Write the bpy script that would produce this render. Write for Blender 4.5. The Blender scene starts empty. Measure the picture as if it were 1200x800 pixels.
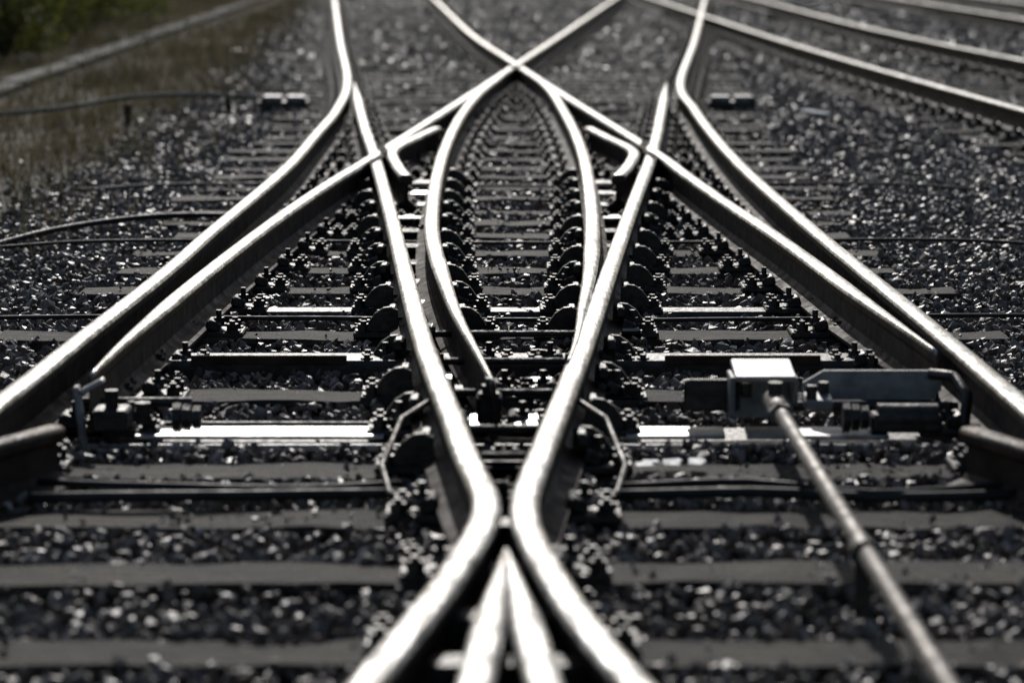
import bpy, math, random
import numpy as np
from mathutils import Vector
random.seed(7); rng=np.random.default_rng(7)
scene=bpy.context.scene
PIT=math.atan(490/3333); RT=0.181; CZ=RT+1.25
# ---------------- track plan, metres (x right, y along the line) ----------------
def cm(s): return [tuple(float(q)/100 for q in p.split(',')) for p in s.split(';')]
W={
'A':[(0.038,25.61),(-0.366,20.38),(-0.749,15.58),(-0.896,13.86),(-1.003,12.33),(-1.077,11.02),(-1.132,9.85),(-1.166,8.91),(-1.183,8.29),(-1.182,7.85)],
'B':[(0.038,25.61),(0.379,21.10),(0.787,15.88),(0.871,14.49),(0.972,12.91),(1.059,11.71),(1.125,10.65),(1.175,9.71),(1.220,8.95),(1.258,8.29)],
'Bp':[(-1.250,22.58),(-0.961,18.32),(-0.735,15.29),(-0.528,12.33),(-0.385,10.20),(-0.266,8.50),(-0.160,7.28),(-0.105,6.63),(-0.048,6.08)],
'Ap':[(1.223,22.58),(1.005,19.16),(0.787,15.88),(0.533,12.64),(.361,10.40),(.239,8.78),(.158,7.77),(.096,7.03),(.022,6.08)],
'WL':[(-.079,5.73),(-.138,5.27),(-.197,4.91),(-.243,4.63)],
'WR':[(.044,5.73),(.097,5.27),(.151,4.91),(.207,4.63)],
'OL':cm('-292,4711;-189,3134;-134,2320;-120,1961;-118,1719;-117,1502;-120,1333;-124,1171;-126,1046;-129,949;-132,868;-134,800;-136,746;-139,691'),
'OR':cm('317,4711;201,3134;135,2282;125,1961;121,1719;120,1502;122,1333;125,1171;128,1046;131,938;133,850;135,742;136,689'),
'IL':cm('-1,2485;-23,2164;-34,1873;-38,1588;-37,1355;-33,1164;-25,1020;-18,917;-11,841;-5,774'),
'IR':cm('9,2456;27,2222;36,1873;39,1588;37,1355;33,1164;28,1020;23,927;20,859;16,808'),
'TL':cm('-126,4711;-49,3307;4,2561'),'TR':cm('166,4711;65,3360;4,2561'),
'R1':cm('239,4711;287,3206;312,2609;332,2222;348,1934'),'R2':cm('407,4711;428,3589;451,3022;474,2642'),'R3':cm('646,4711;677,3782'),
'CL':cm('-47,1770;-58,1684;-67,1594;-61,1502;-53,1424'),'CR':cm('48,1770;58,1684;68,1594;62,1502;53,1424'),
'SL':cm('-118,723;-128,701;-142,675'),'SR':cm('118,721;127,693;141,668')}
# ---------------- materials ----------------
def mat(name):
    m=bpy.data.materials.new(name); m.use_nodes=True
    nt=m.node_tree; return m,nt,nt.nodes['Principled BSDF']
def noise(nt,scale,vec=(1,1,1),detail=6,rough=.6):
    tc=nt.nodes.new('ShaderNodeTexCoord'); mp=nt.nodes.new('ShaderNodeMapping')
    mp.inputs['Scale'].default_value=vec
    n=nt.nodes.new('ShaderNodeTexNoise'); n.inputs['Scale'].default_value=scale
    n.inputs['Detail'].default_value=detail; n.inputs['Roughness'].default_value=rough
    nt.links.new(tc.outputs['Object'],mp.inputs['Vector']); nt.links.new(mp.outputs[0],n.inputs['Vector'])
    return n
def ramp(nt,src,stops):
    r=nt.nodes.new('ShaderNodeValToRGB'); e=r.color_ramp.elements
    while len(e)<len(stops): e.new(.5)
    for i,(p,c) in enumerate(stops):
        e[i].position=p; e[i].color=(*c,1) if isinstance(c,tuple) else (c,c,c,1)
    nt.links.new(src,r.inputs[0]); return r
def mul(nt,a,b_):
    mx=nt.nodes.new('ShaderNodeMixRGB'); mx.blend_type='MULTIPLY'; mx.inputs[0].default_value=1
    nt.links.new(a,mx.inputs[1]); nt.links.new(b_,mx.inputs[2]); return mx.outputs[0]
def bump(nt,src,b,strength=.5,dist=.01):
    k=nt.nodes.new('ShaderNodeBump'); k.inputs['Strength'].default_value=strength; k.inputs['Distance'].default_value=dist
    nt.links.new(src,k.inputs['Height']); nt.links.new(k.outputs[0],b.inputs['Normal'])
def translucent(nt,b,col,f):
    tr=nt.nodes.new('ShaderNodeBsdfTranslucent'); nt.links.new(col,tr.inputs[0]); ms=nt.nodes.new('ShaderNodeMixShader'); ms.inputs[0].default_value=f
    nt.links.new(b.outputs[0],ms.inputs[1]); nt.links.new(tr.outputs[0],ms.inputs[2]); nt.links.new(ms.outputs[0],nt.nodes['Material Output'].inputs[0])
def simple(name,c1,c2,r1,r2,metal,scale,vec=(1,1,1),bs=.3,bd=.004,lo=.35,hi=.65,spec=.5):
    m,nt,b=mat(name); n=noise(nt,scale,vec)
    c=ramp(nt,n.outputs[0],[(lo,c1),(hi,c2)]); nt.links.new(c.outputs[0],b.inputs['Base Color'])
    n2=noise(nt,scale*2.3,vec)
    r=ramp(nt,n2.outputs[0],[(.35,r1),(.65,r2)]); nt.links.new(r.outputs[0],b.inputs['Roughness'])
    b.inputs['Metallic'].default_value=metal; b.inputs['Specular IOR Level'].default_value=spec
    if bs: bump(nt,n2.outputs[0],b,bs,bd)
    return m
m,nt,b=mat('rail_head_steel'); M_head=m
n=noise(nt,3,(26,.7,1),7,.65); n2=noise(nt,11,(2,1,1),6,.75); n3=noise(nt,30,(1,.35,1),3,.8)
c=ramp(nt,n.outputs[0],[(.34,(.09,.082,.076)),(.5,(.26,.255,.25)),(.66,(.48,.48,.485))])
c2=ramp(nt,n2.outputs[0],[(.38,.35),(.54,1.)]); c3=ramp(nt,n3.outputs[0],[(.38,.45),(.52,1.)])
nt.links.new(mul(nt,mul(nt,c.outputs[0],c2.outputs[0]),c3.outputs[0]),b.inputs['Base Color'])
r=ramp(nt,n2.outputs[0],[(.38,.5),(.58,.25)]); nt.links.new(r.outputs[0],b.inputs['Roughness'])
b.inputs['Metallic'].default_value=1; bump(nt,n2.outputs[0],b,.6,.008)
M_web=simple('rail_web_rust',(.018,.011,.008),(.062,.036,.022),.6,.85,0,7,(1,1,1),.6,.006,spec=.2)
M_rust=simple('rusty_rail_head',(.05,.034,.024),(.13,.095,.07),.5,.75,.2,9,(3,1,1),.5,.005,spec=.3)
M_iron=simple('dark_iron',(.012,.0105,.009),(.045,.035,.027),.3,.65,.3,22,(1,1,1),.6,.005)
M_plate=simple('polished_plate',(.32,.32,.32),(.62,.62,.62),.3,.45,1.0,9,(1,3,1),.3,.004)
M_grey=simple('grey_painted_steel',(.12,.12,.12),(.27,.268,.262),.35,.6,.3,14,(1,1,1),.3,.003)
M_lid=simple('galvanised_lid',(.22,.22,.22),(.42,.42,.42),.35,.5,.7,9,(1,1,1),.2,.003)
M_rod=simple('worn_rod_steel',(.05,.04,.032),(.16,.14,.118),.4,.7,.4,8,(3,1,1),.6,.006)
m,nt,b=mat('weathered_timber'); M_wood=m
n=noise(nt,4.5,(.7,11,9),9,.75); n2=noise(nt,3.4,(1,1.5,1),6,.75); n4=noise(nt,45,(.6,1,1),4,.8); n5=noise(nt,.9,(1,1,1),2)
c=ramp(nt,n.outputs[0],[(.36,(.014,.010,.007)),(.46,(.075,.058,.039)),(.6,(.15,.121,.085)),(.75,(.27,.23,.172))])
c2=ramp(nt,n2.outputs[0],[(.4,.22),(.58,1.0)]); c4=ramp(nt,n4.outputs[0],[(.4,.4),(.55,1.05)]); c5=ramp(nt,n5.outputs[0],[(.35,.6),(.65,1.1)])
nt.links.new(mul(nt,mul(nt,mul(nt,c.outputs[0],c2.outputs[0]),c4.outputs[0]),c5.outputs[0]),b.inputs['Base Color'])
b.inputs['Roughness'].default_value=.7; b.inputs['Specular IOR Level'].default_value=.2; bump(nt,n.outputs[0],b,1,.025)
m,nt,b=mat('ballast_stone'); M_stone=m
at=nt.nodes.new('ShaderNodeAttribute'); at.attribute_name='tone'
c=ramp(nt,at.outputs['Fac'],[(0,(.06,.045,.035)),(.4,(.125,.098,.077)),(.8,(.19,.155,.125)),(.93,(.16,.1,.066)),(1,(.36,.325,.29))])
n=noise(nt,60); cc=ramp(nt,n.outputs[0],[(.3,.55),(.7,1.2)])
nt.links.new(mul(nt,c.outputs[0],cc.outputs[0]),b.inputs['Base Color'])
b.inputs['Roughness'].default_value=.4; bump(nt,n.outputs[0],b,.6,.005)
m,nt,b=mat('ballast_bed'); M_bed=m
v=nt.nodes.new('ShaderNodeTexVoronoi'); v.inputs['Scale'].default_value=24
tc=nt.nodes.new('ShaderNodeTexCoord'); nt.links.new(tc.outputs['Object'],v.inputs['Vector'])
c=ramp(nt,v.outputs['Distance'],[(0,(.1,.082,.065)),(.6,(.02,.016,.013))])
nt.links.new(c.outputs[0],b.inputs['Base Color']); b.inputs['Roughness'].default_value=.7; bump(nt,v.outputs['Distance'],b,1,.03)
M_soil=simple('dry_soil',(.035,.03,.016),(.09,.075,.045),.8,.95,0,1.7,(1,1,1),.8,.03,spec=.15)
def leafy(name,c1,c2,sc,f):
    m,nt,b=mat(name); n=noise(nt,sc); c=ramp(nt,n.outputs[0],[(.38,c1),(.62,c2)]); nt.links.new(c.outputs[0],b.inputs['Base Color'])
    b.inputs['Roughness'].default_value=.65; b.inputs['Specular IOR Level'].default_value=.3; translucent(nt,b,c.outputs[0],f); return m
M_grass=leafy('dry_grass',(.06,.057,.026),(.18,.14,.085),.9,.4)
M_leaf=leafy('bush_leaf',(.024,.034,.009),(.15,.15,.03),3.5,.5)
M_conc=simple('weathered_concrete',(.07,.065,.052),(.22,.2,.17),.75,.95,0,3,(1,1,1),.6,.01,spec=.2)
M_black=simple('black_rubber',(.01,.0095,.009),(.022,.02,.018),.5,.65,0,10,(1,1,1),0,spec=.3)
M_gap_shade=simple('flangeway_gap_shade',(.01,.008,.007),(.02,.016,.013),.8,.9,0,10,(1,1,1),0,spec=.1)  # near-black colour standing in for the shade inside flangeway gaps
M_white=simple('white_marking_paint',(.6,.6,.58),(.85,.85,.83),.5,.7,0,30,(1,1,1),.2,.002)
M_bark=simple('bark',(.04,.03,.02),(.09,.07,.05),.7,.9,0,20,(1,1,1),.3,.004)

# ---------------- mesh builder ----------------
class MB:
    def __init__(s): s.v=[];s.f=[];s.m=[];s.mats=[];s.sm=[]
    def mi(s,m):
        if m not in s.mats: s.mats.append(m)
        return s.mats.index(m)
    def add(s,vs,fs,m,sm=False):
        o=len(s.v); s.v+= [tuple(q) for q in vs]; k=s.mi(m)
        s.f+=[tuple(i+o for i in f) for f in fs]; s.m+=[k]*len(fs); s.sm+=[sm]*len(fs)
    def box(s,c,d,m,ang=0,bev=0.006,tilt=0,tx=0):
        x,y,z=[q/2 for q in d]; b=min(bev,x*.4,y*.4,z*.4)
        vs=[]
        for (h,a,e) in ((-z,x-b,y-b),(-z+b,x,y),(z-b,x,y),(z,x-b,y-b)):
            vs+=[(-a+b,-e,h),(a-b,-e,h),(a,-e+b,h),(a,e-b,h),(a-b,e,h),(-a+b,e,h),(-a,e-b,h),(-a,-e+b,h)]
        ca,sa=math.cos(ang),math.sin(ang); ct,st=math.cos(tilt),math.sin(tilt); cx,sx=math.cos(tx),math.sin(tx)
        out=[]
        for (p,q,r) in vs:
            p,r=p*ct-r*st,p*st+r*ct
            q,r=q*cx-r*sx,q*sx+r*cx
            out.append((c[0]+p*ca-q*sa,c[1]+p*sa+q*ca,c[2]+r))
        fs=[tuple(range(7,-1,-1)),tuple(range(24,32))]
        for k in range(3):
            for i in range(8):
                j=(i+1)%8; fs.append((k*8+i,k*8+j,k*8+8+j,k*8+8+i))
        s.add(out,fs,m)
    def cyl(s,p0,p1,r,m,n=10,r1=None):
        r1=r if r1 is None else r1
        p0=Vector(p0);p1=Vector(p1);d=(p1-p0).normalized()
        a=d.orthogonal().normalized(); b=d.cross(a); vs=[]
        for P,R in ((p0,r),(p1,r1)):
            for i in range(n):
                t=2*math.pi*i/n; vs.append(P+a*math.cos(t)*R+b*math.sin(t)*R)
        s.add(vs,[(i,(i+1)%n,n+(i+1)%n,n+i) for i in range(n)],m,n>8)
        s.add(vs,[tuple(range(n-1,-1,-1)),tuple(range(n,2*n))],m)
    def tube(s,pts,r,m,n=8):
        pts=[Vector(p) for p in pts]; vs=[];fs=[]
        for i,P in enumerate(pts):
            d=(pts[min(i+1,len(pts)-1)]-pts[max(i-1,0)]).normalized()
            a=d.cross(Vector((0,0,1)))
            if a.length<1e-3: a=Vector((1,0,0))
            a.normalize(); b=d.cross(a)
            for k in range(n):
                t=2*math.pi*k/n; vs.append(P+a*math.cos(t)*r+b*math.sin(t)*r)
        for i in range(len(pts)-1):
            for k in range(n):
                j=(k+1)%n; fs.append((i*n+k,i*n+j,(i+1)*n+j,(i+1)*n+k))
        fs+=[tuple(range(n-1,-1,-1)),tuple((len(pts)-1)*n+k for k in range(n))]
        s.add(vs,fs,m,True)
    def prism(s,poly,c,th,m,ang=0):
        n=len(poly);ca,sa=math.cos(ang),math.sin(ang);vs=[]
        for q in (-th/2,th/2):
            for (p,r) in poly: vs.append((c[0]+p*ca-q*sa,c[1]+p*sa+q*ca,c[2]+r))
        fs=[tuple(range(n)),tuple(range(2*n-1,n-1,-1))]+[(i,n+i,n+(i+1)%n,(i+1)%n) for i in range(n)]
        s.add(vs,fs,m)
    def obj(s,name):
        me=bpy.data.meshes.new(name); me.from_pydata(s.v,[],s.f)
        for q in s.mats: me.materials.append(q)
        me.polygons.foreach_set('material_index',s.m); me.polygons.foreach_set('use_smooth',s.sm)
        me.update()
        o=bpy.data.objects.new(name,me); scene.collection.objects.link(o); return o

def catmull(pts,step=.12):
    P=[np.array(p,float) for p in pts]
    P=[2*P[0]-P[1]]+P+[2*P[-1]-P[-2]]
    out=[]
    for i in range(1,len(P)-2):
        p0,p1,p2,p3=P[i-1:i+3]; L=np.linalg.norm(p2-p1); n=max(2,int(L/step))
        for k in range(n):
            t=k/n
            out.append(.5*((2*p1)+(-p0+p2)*t+(2*p0-5*p1+4*p2-p3)*t*t+(-p0+3*p1-3*p2+p3)*t**3))
    out.append(P[-2]); return np.array(out)
def smooth(pts,it=6):
    p=pts.copy()
    for _ in range(it): p[1:-1]=.25*p[:-2]+.5*p[1:-1]+.25*p[2:]
    return p
HALF=[(.068,0),(.068,.011),(.024,.026),(.010,.042),(.009,.112),(.030,.124),(.0325,.130),(.033,.147),(.0315,.153),(.027,.1575),(.020,.1598),(.009,.161)]
PROF=HALF+[(-a,b) for a,b in reversed(HALF)]
def rail(name,pts,zo=0,taper0=0,taper1=0,sm=6,hm=None):
    hm=hm or M_head
    c=catmull(pts); c=smooth(c,sm); mb=MB()
    n=len(c); T=np.gradient(c,axis=0); T/=np.linalg.norm(T,axis=1)[:,None]
    N=np.stack([T[:,1],-T[:,0]],1)
    s=np.concatenate([[0],np.cumsum(np.linalg.norm(np.diff(c,axis=0),axis=1))]); L=s[-1]
    vs=[];k=len(PROF)
    for i in range(n):
        w=1.
        if taper0: w=min(w,.18+.82*min(1,s[i]/taper0))
        if taper1: w=min(w,.18+.82*min(1,(L-s[i])/taper1))
        for (a,b) in PROF:
            vs.append((c[i,0]+N[i,0]*a*w,c[i,1]+N[i,1]*a*w,.02+b+zo))
    fh=[];fw=[]
    for i in range(n-1):
        for j in range(k):
            j2=(j+1)%k; f=(i*k+j,(i+1)*k+j,(i+1)*k+j2,i*k+j2)
            (fh if 7<=j<=k-9 else fw).append(f)
    fw+=[tuple(range(k)),tuple((n-1)*k+q for q in range(k-1,-1,-1))]
    mb.add(vs,fw,M_web); kk=mb.mi(hm); mb.f+=fh; mb.m+=[kk]*len(fh); mb.sm+=[True]*len(fh)
    return mb.obj(name),c
empty=bpy.data.objects.new('railway_double_slip',None); scene.collection.objects.link(empty)
rails={}
def R(key,pts,par=empty,**kw):
    o,c=rail('rail_'+key,pts,**kw); o.parent=par; rails[key]=c; return c
def ext(p,q,d):
    v=np.array(p)-np.array(q); v/=np.linalg.norm(v); return tuple(np.array(p)+v*d)
OL=W['OL'];OR=W['OR']
R('outer_left',[ext(OL[0],OL[1],40)]+OL,zo=0)
R('outer_right',[ext(OR[0],OR[1],40)]+OR,zo=.0003)
R('diag_a',W['A'],zo=-.001,taper1=1.6); R('diag_b',W['B'],zo=.0006,taper1=1.6)
R('centre_left',W['Bp']+W['WL']+[ext(W['WL'][-1],W['WL'][-2],.6)],zo=.001,taper0=2,sm=2)
R('centre_right',W['Ap']+W['WR']+[ext(W['WR'][-1],W['WR'][-2],.6)],zo=-.0006,taper0=2,sm=2)
R('slip_left',W['IL'],zo=-.0015,taper1=2.8,taper0=2); R('slip_right',W['IR'],zo=.0015,taper1=2.8,taper0=2)
R('far_left',[ext(W['TL'][0],W['TL'][1],40)]+W['TL'],zo=.0009); R('far_right',[ext(W['TR'][0],W['TR'][1],40)]+W['TR'],zo=-.0012)
R('nose_a',[(-.012,5.65),(-.064,4.6),(-.10,3.9)],zo=-.003,taper0=.6);R('nose_b',[(-.010,5.63),(.057,4.6),(.10,3.9)],zo=-.002,taper0=.6)
R('check_left',W['CL'],zo=-.004,sm=2); R('check_right',W['CR'],zo=-.004,sm=2)
R('stock_left',W['SL'],zo=-.03,hm=M_rust); R('stock_right',W['SR'],zo=-.03,hm=M_rust)
mb=MB()
def xat(c,y):
    i=np.argsort(c[:,1]); return float(np.interp(y,c[i,1],c[i,0],left=np.nan,right=np.nan))
def gap_shade_strip(k1,g,k2,y0,y1):  # thin dark sheet over the rail head, paints a gap that isn't cut
    ysm=np.arange(y0,y1,.04); run=[]
    for y in list(ysm)+[None]:
        ok=False
        if y is not None:
            a=xat(rails[k1],y)+g*.056; b_=xat(rails[k2],y); ok=abs(a-b_)<.04
        if ok: run.append((a,y))
        else:
            if len(run)>1:
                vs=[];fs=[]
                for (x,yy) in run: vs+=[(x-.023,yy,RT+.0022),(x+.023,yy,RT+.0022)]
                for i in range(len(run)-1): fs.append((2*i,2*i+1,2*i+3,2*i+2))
                mb.add(vs,fs,M_gap_shade)
            run=[]
gap_shade_strip('diag_a',1,'centre_left',14.5,17); gap_shade_strip('centre_left',1,'diag_a',14.5,17)
gap_shade_strip('diag_b',-1,'centre_right',14.5,17); gap_shade_strip('centre_right',-1,'diag_b',14.5,17)
gap_shade_strip('diag_a',1,'diag_b',23.5,25.5); gap_shade_strip('diag_b',-1,'diag_a',23.5,25.5)
gap_shade_strip('far_right',1,'far_left',25.6,27.5); gap_shade_strip('far_left',-1,'far_right',25.6,27.5)
o=mb.obj('flangeway_shade_strips'); o.parent=empty
et=bpy.data.objects.new('railway_track',None); scene.collection.objects.link(et)
def R2(key,a): return R(key,[ext(a[0],a[1],40)]+a+[ext(a[-1],a[-2],12)],par=et)
R2('far_1',W['R1']);R2('far_2',W['R2']);R2('far_3',W['R3']);R2('far_4',[(p[0]+1.55,p[1]) for p in W['R3']])

# ---------------- sleepers ----------------
ys=[4.25,4.89,5.53,6.17,6.80,7.42,8.54,9.9,11.15]
dark=[9.12,10.52]
y=11.8
while y<70: ys.append(y); y+=.62
def span(y):
    if y<8: return (-2.0,2.0)
    xl=xat(rails['outer_left'],y); xr=xat(rails['outer_right'],y)
    e=.42 if y<14 else .5
    return (xl-e,xr+e)
SL=[]
def timber(mb,x0,x1,y):
    n=max(3,int((x1-x0)/.12)); w=.115; yj=rng.normal(0,.01); zt=rng.normal(0,.006); ang=rng.normal(0,.007)
    xs=np.linspace(x0,x1,n+1); vs=[];fs=[]
    for i,x in enumerate(xs):
        a=rng.normal(0,.005,4); yy=y+yj+ang*(x-(x0+x1)/2)
        if rng.random()<.12: a[0]+=.02; a[2]-=.012
        if rng.random()<.1: a[3]-=.014; a[1]-=.012
        if i in(0,n): x+=rng.normal(0,.015)
        ring=[(-w+a[0],-.15),(-w+a[0],zt-.016+a[2]*.6),(-w+.016+a[0],zt+a[2]*.5),(w-.014+a[1],zt+a[3]*.5),(w+a[1],zt-.014+a[3]*.6),(w+a[1],-.15)]
        vs+=[(x,yy+p,q) for p,q in ring]
    for i in range(n):
        for j in range(6):
            k=(j+1)%6; fs.append((i*6+j,i*6+k,(i+1)*6+k,(i+1)*6+j))
    fs+=[(5,4,3,2,1,0),tuple(n*6+q for q in range(6))]
    mb.add(vs,fs,M_wood); SL.append((x0,x1,y,w))
mb=MB()
for y in ys:
    a,b_=span(y)
    timber(mb,a+rng.normal(0,.07),b_+rng.normal(0,.07),y)
mb.obj('timber_sleepers')
mb=MB(); y=14.
while y<70:
    for c1 in ('far_1','far_3'):
        x=xat(rails[c1],y)
        if x==x and x<40 and not (c1=='far_1' and y>48): timber(mb,x-.5,x+2.05,y+.2)
    y+=.62
o=mb.obj('track_sleepers'); o.parent=et
mb=MB()
mb.box((0,9.12,-.02),(2.24,.19,.12),M_iron,bev=.015); SL.append((-1.12,1.12,9.12,.095))
mb.box((-.78,9.02,.045),(.5,.012,.03),M_web); mb.box((.74,9.02,.045),(.5,.012,.03),M_web)
mb.box((0,10.52,-.03),(2.3,.14,.07),M_iron,bev=.012); SL.append((-1.15,1.15,10.52,.07))
y=7.97
mb.box((0,y,-.06),(2.9,.36,.08),M_iron); SL.append((-1.45,1.45,y,.19))
for (x0,x1) in ((-1.06,-.36),(.32,.60),(.66,1.06)):
    mb.box(((x0+x1)/2,y-.055,.006),(x1-x0,.105,.012),M_plate,tx=.075)
mb.box((0,y-.175,-.014),(2.5,.008,.02),M_plate)
mb.box((-.7,y+.09,-.002),(.75,.02,.03),M_iron)
mb.obj('steel_sleepers')

# ---------------- chairs and fastenings ----------------
mb=MB()
def bolt(x,y,z,h=.05,r=.016):
    mb.cyl((x,y,z),(x,y,z+.008),r*1.9,M_iron,10); mb.cyl((x,y,z+.008),(x,y,z+.03),r*1.35,M_iron,6); mb.cyl((x,y,z+.03),(x,y,z+h),r*.7,M_iron,6)
def chair(x,y,kind,side):
    w=.19
    mb.box((x,y,.008),(w*2,.16,.02),M_iron)
    for sg in (-1,1):
        if kind=='plain' or (kind!='plain' and sg==side):
            mb.box((x+sg*.083,y,.036),(.05,.1,.036),M_iron,tilt=-sg*.3)
            bolt(x+sg*.1,y,.032,.056,.015)
            for q in (-.05,.05): bolt(x+sg*(.155+rng.normal(0,.003)),y+q,.016,.04)
            if kind=='hump':
                q=rng.choice([-.05,.05])
                mb.prism([(sg*.03,.02),(sg*.14,.02),(sg*.138,.05),(sg*.115,.083),(sg*.085,.103),(sg*.06,.106),(sg*.035,.095)],(x,y+q,0),.026,M_iron)
                mb.box((x+sg*.055,y,.085),(.03,.11,.036),M_iron)
        else:
            mb.box((x+sg*.115,y,.026),(.13,.11,.012),M_plate if rng.random()<.35 else M_iron,tx=.05)
            bolt(x+sg*.165,y+.05,.016,.04)
for y in sorted(ys+dark+[7.97]):
    if y>48: continue
    for key in ('outer_left','outer_right','diag_a','diag_b','centre_left','centre_right','slip_left','slip_right','far_left','far_right'):
        x=xat(rails[key],y)
        if x!=x: continue
        side=-1 if 'left' in key or key=='diag_a' else 1
        if key.startswith('slip'): side=-side
        k='plain'
        if 6.9<y<16 and (key.startswith('centre') or (key.startswith('slip') and y>9.5)): k='hump'
        elif key.startswith('diag') and y<13: side=-side; k='slide'
        chair(x,y,k,side)
for key in ('far_1','far_2','far_3','far_4'):
    for y in np.arange(14.2,45,.62):
        x=xat(rails[key],y)
        if x==x and x<.2*y+1: chair(x,y,'plain',1)
for y in (5.0,5.35,5.75,6.2):
    mb.box((0,y,.08),(.1 if y>5.4 else .3,.09,.07),M_iron)
for y in (7.2,7.6,8.2,8.8,9.4):
    xl=xat(rails['centre_left'],y)+.04; xr=xat(rails['centre_right'],y)-.04
    mb.cyl((xl,y,.075),(xr,y,.075),.012,M_iron,8)
    for x in (xl+.02,xr-.02): mb.cyl((x-.015,y,.075),(x+.015,y,.075),.026,M_iron,6)
for x,yy in ((-.085,7.93),(.04,7.93),(.09,8.6),(-.22,8.7)): mb.box((x,yy,.035),(.07,.12,.014),M_plate,tx=.10)
for key,y0 in (('slip_left',7.9),('slip_right',8.25)):
    x=xat(rails[key],y0); mb.box((x,y0-.05,.09),(.07,.1,.09),M_iron,bev=.012); bolt(x,y0-.08,.13,.05)
for sg,key in ((-1,'centre_left'),(1,'centre_right')):
    x=xat(rails[key],7.1)
    mb.tube([(x+sg*.06,7.75,.14),(x+sg*.15,7.5,.12),(x+sg*.19,7.2,.05),(x+sg*.16,6.95,.03),(x+sg*.08,6.7,.05)],.008,M_rod,6)
mb.obj('rail_chairs_and_bolts')

# ---------------- ballast ----------------
def hull(n,seed):
    import bmesh
    r=np.random.default_rng(seed); bm=bmesh.new()
    p=r.normal(size=(n,3)); p/=np.linalg.norm(p,axis=1)[:,None]; p*=r.uniform(.75,1.1,(n,1)); p*=np.array([1,.8,.62])
    for q in p: bm.verts.new(q)
    res=bmesh.ops.convex_hull(bm,input=bm.verts)
    bmesh.ops.delete(bm,geom=list({e for e in res['geom_interior']+res['geom_unused'] if isinstance(e,bmesh.types.BMVert)}),context='VERTS')
    bmesh.ops.triangulate(bm,faces=bm.faces)
    bm.verts.index_update()
    v=np.array([q.co[:] for q in bm.verts]); f=np.array([[q.index for q in g.verts] for g in bm.faces]); bm.free()
    return v,f
SLa=np.array(SL)
def ledge(y): return np.interp(y,[4,12,14,25,43,60],[-3.1,-2.65,-2.4,-2.5,-3.25,-4.0])
def scatter(y0,y1,dens,s0,s1,nv,seed,mar,zt,pon):
    r=np.random.default_rng(seed); wmax=.2*y1+.7
    n=int((y1-y0)*2*wmax*dens)
    Y=r.uniform(y0,y1,n); X=r.uniform(-wmax,wmax,n)
    ok=(np.abs(X)<.2*Y+.7)&(X>ledge(Y)+r.normal(0,.2,n)); X=X[ok];Y=Y[ok]
    on=np.zeros(len(X),bool)
    for (a,b_,yy,w) in SLa:
        if yy<y0-1 or yy>y1+1: continue
        on|=(X>a)&(X<b_)&(np.abs(Y-yy)<w+mar)
    patch=.5+.5*np.sin(X*3.1+np.sin(Y*2.3)*2)*np.sin(Y*1.7+X)
    keep=~on|((r.random(len(X))<pon*patch**2*2)&(np.abs(Y-7.97)>.2)); X=X[keep];Y=Y[keep];on=on[keep]
    n=len(X); S=r.uniform(s0,s1,n)*r.choice([.65,1,1,1.25],n); S=np.where(on,S*r.uniform(.25,.6,n),S)
    Z=np.where(on,S*.45,r.uniform(-.05,zt,n)-S*.35)
    q=r.normal(size=(n,4)); q/=np.linalg.norm(q,axis=1)[:,None]
    w,x,y,z=q.T
    Rm=np.stack([1-2*(y*y+z*z),2*(x*y-z*w),2*(x*z+y*w),2*(x*y+z*w),1-2*(x*x+z*z),2*(y*z-x*w),2*(x*z-y*w),2*(y*z+x*w),1-2*(x*x+y*y)],1).reshape(-1,3,3)
    tone=r.random(n); kind=r.integers(0,14,n); VV=[];FF=[];TT=[];off=0
    for k in range(14):
        hv,hf=hull(nv,seed*100+k); idx=np.where(kind==k)[0]
        if len(idx)==0: continue
        v=np.einsum('nij,mj->nmi',Rm[idx],hv)*S[idx][:,None,None]
        v+=np.stack([X[idx],Y[idx],Z[idx]],1)[:,None,:]
        f=hf[None]+(np.arange(len(idx))*len(hv))[:,None,None]+off
        VV.append(v.reshape(-1,3));FF.append(f.reshape(-1,3));TT.append(np.repeat(tone[idx],len(hv))); off+=len(idx)*len(hv)
    return np.concatenate(VV),np.concatenate(FF),np.concatenate(TT)
parts=[scatter(4.2,9.5,1900,.014,.026,11,1,.0,.012,.10),scatter(9.5,17,1300,.017,.028,10,2,.0,.006,.05),scatter(17,28,600,.021,.033,8,3,-.005,.006,.05),scatter(28,56,230,.032,.046,8,4,-.02,.014,.12)]
V=[];Fc=[];T=[];o_=0
for a,b_,c in parts: V.append(a);Fc.append(b_+o_);T.append(c);o_+=len(a)
V=np.concatenate(V);Fc=np.concatenate(Fc);T=np.concatenate(T)
me=bpy.data.meshes.new('track_ballast'); me.vertices.add(len(V)); me.vertices.foreach_set('co',V.ravel().astype(np.float32))
me.loops.add(len(Fc)*3); me.loops.foreach_set('vertex_index',Fc.ravel().astype(np.int32))
me.polygons.add(len(Fc)); me.polygons.foreach_set('loop_start',np.arange(0,len(Fc)*3,3,dtype=np.int32))
at=me.attributes.new('tone','FLOAT','POINT'); at.data.foreach_set('value',T.astype(np.float32))
me.materials.append(M_stone); me.update(calc_edges=True)
me.polygons.foreach_set('use_smooth',np.zeros(len(Fc),bool))
ob=bpy.data.objects.new('track_ballast',me); scene.collection.objects.link(ob)
def sheet(name,pts,z,m):
    q=MB(); q.add([(x,y,z) for x,y in pts],[tuple(range(len(pts)))],m); return q.obj(name)
sheet('ground',[(-2000,-2000),(2000,-2000),(2000,2000),(-2000,2000)],-.075,M_soil)
L=[(ledge(y),y) for y in np.linspace(0,75,30)]
sheet('ballast_bed',[(30,-5),(30,75)]+L[::-1]+[(-3.2,-5)],-.05,M_bed)

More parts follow.
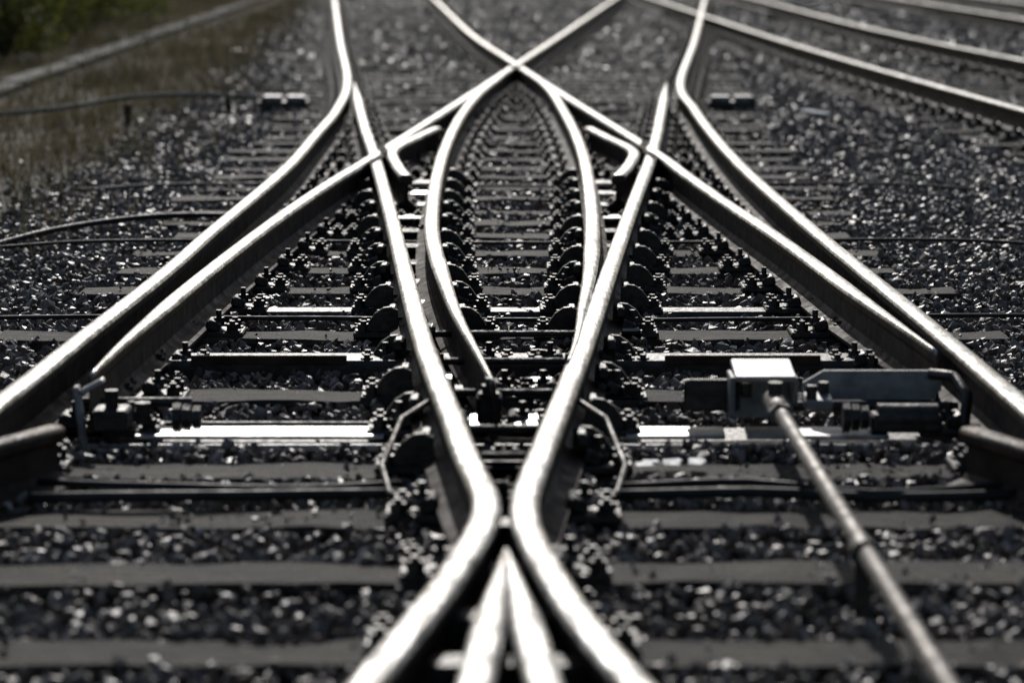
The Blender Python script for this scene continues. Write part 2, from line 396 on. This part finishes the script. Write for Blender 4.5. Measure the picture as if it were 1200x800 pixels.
# ---------------- grass / bush / kerb ----------------
def blades(name,X,Y,hmin,hmax,m,w=.004):
    n=len(X)
    h=rng.uniform(hmin,hmax,n); a=rng.uniform(0,2*math.pi,n); lean=rng.uniform(0,1.,n); la=rng.uniform(0,2*math.pi,n)
    ww=w*rng.uniform(.6,1.5,n); z0=-.08
    b0=np.stack([X-np.cos(a)*ww,Y-np.sin(a)*ww,np.full(n,z0)],1); b1=np.stack([X+np.cos(a)*ww,Y+np.sin(a)*ww,np.full(n,z0)],1)
    mx,my=X+np.cos(la)*lean*h*.35,Y+np.sin(la)*lean*h*.35
    m0=np.stack([mx-np.cos(a)*ww*.7,my-np.sin(a)*ww*.7,z0+h*.6],1);m1=np.stack([mx+np.cos(a)*ww*.7,my+np.sin(a)*ww*.7,z0+h*.6],1)
    t=np.stack([X+np.cos(la)*lean*h,Y+np.sin(la)*lean*h,z0+h],1)
    v=np.stack([b0,b1,m1,m0,t],1).reshape(-1,3)
    k=np.arange(n)*5
    f=np.concatenate([np.stack([k,k+1,k+2],1),np.stack([k,k+2,k+3],1),np.stack([k+3,k+2,k+4],1)])
    me=bpy.data.meshes.new(name); me.from_pydata(v.tolist(),[],f.tolist()); me.materials.append(m)
    o=bpy.data.objects.new(name,me); scene.collection.objects.link(o)
n=200000
Y=rng.uniform(11,60,n); X=rng.uniform(-13,-1.9,n)
tuft=rng.integers(0,n//14,n); k=rng.random(n)<.65
X=np.where(k,X[tuft]+rng.normal(0,.05,n),X); Y=np.where(k,Y[tuft]+rng.normal(0,.05,n),Y)
ok=(X<ledge(Y)+rng.normal(.15,.35,n))&(X>-.22*Y-1)&~((X<-4.25)&(X>-4.72)&(rng.random(n)>.3))
dens=.5+.5*np.sin(X*2.3+1)*np.sin(Y*1.1); ok&=rng.random(n)<.25+.75*dens
blades('dry_grass',X[ok],Y[ok],.03,.19,M_grass,.005)
n=260; X=rng.uniform(-4.2,-2.8,n); Y=rng.uniform(16,34,n)
blades('dry_weeds',X,Y,.3,.65,M_grass,.005)
mb=MB()
for i in range(60):
    mb.box((-4.45-.008*i+rng.normal(0,.01),14+i*.75+.37,-.045+rng.normal(0,.008)),(.24,.73,.1),M_conc,bev=.015,ang=rng.normal(0,.01))
mb.obj('concrete_kerb')
def bush(x,y,rx,ry,h,n,seed):
    r=np.random.default_rng(seed); q=MB()
    for i in range(16):
        a=r.uniform(0,6.28); k=r.uniform(.3,.9); q.tube([(x,y,-.1),(x+math.cos(a)*rx*k*.4,y+math.sin(a)*ry*k*.4,h*.5),(x+math.cos(a)*rx*k,y+math.sin(a)*ry*k,h*r.uniform(.7,1))],.014,M_bark,5)
    cl=r.normal(size=(44,3))*np.array([rx*.5,ry*.5,h*.27])+np.array([x,y,h*.5])
    c=cl[r.integers(0,44,n)]+r.normal(size=(n,3))*.14
    c[:,2]=np.abs(c[:,2])
    a=r.normal(size=(n,3));a/=np.linalg.norm(a,axis=1)[:,None]; b2=np.cross(a,r.normal(size=(n,3)));b2/=np.linalg.norm(b2,axis=1)[:,None]
    s=r.uniform(.02,.05,n)[:,None]
    v=np.stack([c-a*s,c+b2*s*.5,c+a*s,c-b2*s*.5],1).reshape(-1,3)
    q.add(v.tolist(),[(4*i,4*i+1,4*i+2,4*i+3) for i in range(n)],M_leaf)
    q.obj('green_bush')
bush(-5.6,31.5,.7,1.4,.9,5000,1);bush(-6.0,36,.9,2,1.2,6500,2);bush(-6.3,43,1.0,2.5,1.2,7000,3);bush(-7.3,50,1.2,2.5,1.2,6000,4)

# ---------------- point rodding and drive ----------------
mb=MB()
mb.cyl((.72,7.62,.13),(.757,4.2,.13),.021,M_rod,14)
mb.cyl((.735,5.86,.13),(.736,5.8,.13),.03,M_iron,14); mb.box((.735,5.83,.05),(.035,.03,.13),M_iron)
mb.cyl((.72,7.74,.13),(.72,7.55,.13),.03,M_rod,14); mb.cyl((.72,7.68,.07),(.72,7.68,.19),.02,M_iron,12); mb.cyl((.72,7.50,.13),(.72,7.54,.13),.032,M_rod,6)
mb.obj('point_rod')
mb=MB(); yb=7.95
mb.box((.71,yb,.18),(.17,.2,.016),M_lid,bev=.008,tx=.10)
mb.box((.62,yb,.115),(.014,.14,.11),M_grey); mb.box((.80,yb+.02,.125),(.014,.12,.08),M_grey)
mb.box((.71,yb+.08,.09),(.19,.014,.12),M_grey)
mb.box((.86,yb-.05,.1),(.08,.1,.03),M_lid,tx=.1)
for (bx,by) in ((.84,yb-.08),(.88,yb-.02),(.66,yb-.04)): mb.cyl((bx,by,.11),(bx,by,.15),.016,M_iron,6)
mb.cyl((.5,yb+.1,.06),(1.28,yb+.1,.06),.014,M_iron,12)
mb.box((.57,yb+.06,.1),(.16,.03,.09),M_iron)
mb.prism([(-.2,-.04),(.17,-.04),(.2,-.01),(.2,.045),(-.14,.045),(-.2,.01)],(1.04,yb+.16,.11),.014,M_grey)
mb.tube([(1.2,yb+.12,.15),(1.26,yb+.08,.15),(1.29,yb+.0,.11),(1.27,yb-.08,.03)],.016,M_iron)
for q in range(3): mb.cyl((.93+q*.026,yb-.06,.055),(.93+q*.026+.02,yb-.06,.055),.042-.004*q,M_iron,8)
mb.cyl((1.03,yb-.04,.05),(1.2,yb-.04,.05),.042,M_iron,14); mb.box((1.11,yb-.04,.04),(.2,.08,.05),M_iron)
mb.obj('point_drive_bracket')
mb=MB()
mb.box((-1.2,7.8,.06),(.018,.05,.2),M_grey,tilt=.1); mb.box((-1.165,7.8,.16),(.07,.05,.014),M_lid,tilt=.5)
mb.cyl((-1.25,8.06,.07),(-.92,8.06,.07),.014,M_iron,12)
for q in range(3): mb.cyl((-.95+q*.028,7.86,.06),(-.928+q*.028,7.86,.06),.042-.004*q,M_iron,8)
mb.box((-1.12,7.85,.06),(.1,.12,.06),M_iron); mb.cyl((-1.12,7.85,.08),(-1.12,7.85,.14),.02,M_iron,6); mb.cyl((-1.03,7.82,.05),(-1.03,7.82,.11),.024,M_iron,6)
mb.obj('stretcher_bar_bracket')
for x in (-1.78,1.72):
    mb=MB(); yy=22.3
    mb.box((x,yy,.03),(.38,.3,.05),M_iron,bev=.01)
    mb.box((x-.09,yy,.075),(.15,.2,.04),M_grey,bev=.01); mb.box((x+.09,yy,.075),(.15,.2,.04),M_grey,bev=.01)
    for q in (-.16,.16): mb.cyl((x+q,yy-.12,.05),(x+q,yy-.12,.09),.02,M_iron,6)
    mb.obj('clamp_plate')
mb=MB()
def cable(pts,r):
    xs=catmull(pts,.08); xs[:,1]+=np.sin(xs[:,0]*9+r*900)*.008; mb.tube(xs.tolist(),r,M_black,8)
for k,(yy,zz) in enumerate(((7.0,.03),(6.93,.02))):
    cable([(-1.2,yy+.09-.1*k,zz),(-.9,yy-.02,zz+.01),(-.6,yy+.03*k,zz),(-.28,yy+.06,zz)],.010+.004*k)
    cable([(.25,yy+.03,zz),(.6,yy+.03,zz+.01),(.9,yy-.05+.05*k,zz),(1.3,yy+.06,zz)],.010+.004*k)
for yy in (10.2,12.7,15.5):
    cable([(-2.4,yy-.15,.0),(-1.8,yy,.02),(-.9,yy+.02,.015),(0,yy,.01),(.9,yy-.02,.015),(1.9,yy+.05,.02),(2.6,yy-.1,.0)],.008)
cable([(-2.4,12.4,0),(-2.1,13.1,.03),(-1.7,13.7,.03),(-1.3,14,.0)],.014)
mb.obj('signal_cables')
mb=MB(); p=catmull([(-4.4,20,.06),(-3.4,20.4,.1),(-2.9,21.5,.13),(-2.4,22,.12),(-1.95,22.3,.08)],.1); mb.tube(p.tolist(),.018,M_conc,8)
for x,y in ((-3.9,20.2),(-2.9,21.5),(-2.2,22.1)): mb.box((x,y,.0),(.05,.05,.16),M_web)
mb.obj('cable_pipe')
mb=MB()
for i,x in enumerate((.355,.425,.49)):
    for j in range(3): mb.box((x+rng.normal(0,.007),7.41+.012*i+.028*(j-1),.016),(.038+.012*rng.random(),.03,.003),M_white,ang=rng.normal(0,.35),bev=.001)
mb.obj('paint_marks')
mb=MB(); mb.box((2.3,21.6,.01),(.05,.45,.02),M_white,ang=.35); mb.obj('litter_strip')

# ---------------- light / camera ----------------
EL,AZ=math.radians(30),math.radians(-3)
w=bpy.data.worlds.new('World'); scene.world=w; w.use_nodes=True
nt=w.node_tree; bg=nt.nodes['Background']; sk=nt.nodes.new('ShaderNodeTexSky'); sk.sky_type='NISHITA'; sk.sun_disc=False
sk.sun_elevation=EL; sk.sun_rotation=AZ; nt.links.new(sk.outputs[0],bg.inputs[0]); bg.inputs[1].default_value=.07
sd=bpy.data.lights.new('sun','SUN'); sd.energy=2.5; sd.angle=math.radians(.6); sd.color=(1,.965,.92)
so=bpy.data.objects.new('sun',sd); scene.collection.objects.link(so)
d=Vector((math.sin(AZ)*math.cos(EL),math.cos(AZ)*math.cos(EL),math.sin(EL)))
so.rotation_euler=d.to_track_quat('Z','Y').to_euler()
cd=bpy.data.cameras.new('camera'); co=bpy.data.objects.new('camera',cd); scene.collection.objects.link(co); scene.camera=co
co.location=(0,0,CZ); co.rotation_euler=(math.pi/2-PIT,0,0); cd.sensor_width=36; cd.lens=99.99; cd.clip_end=5000
cd.dof.use_dof=True; cd.dof.focus_distance=10.3; cd.dof.aperture_fstop=2.4
scene.view_settings.view_transform='Standard'; scene.view_settings.look='None'; scene.view_settings.exposure=0
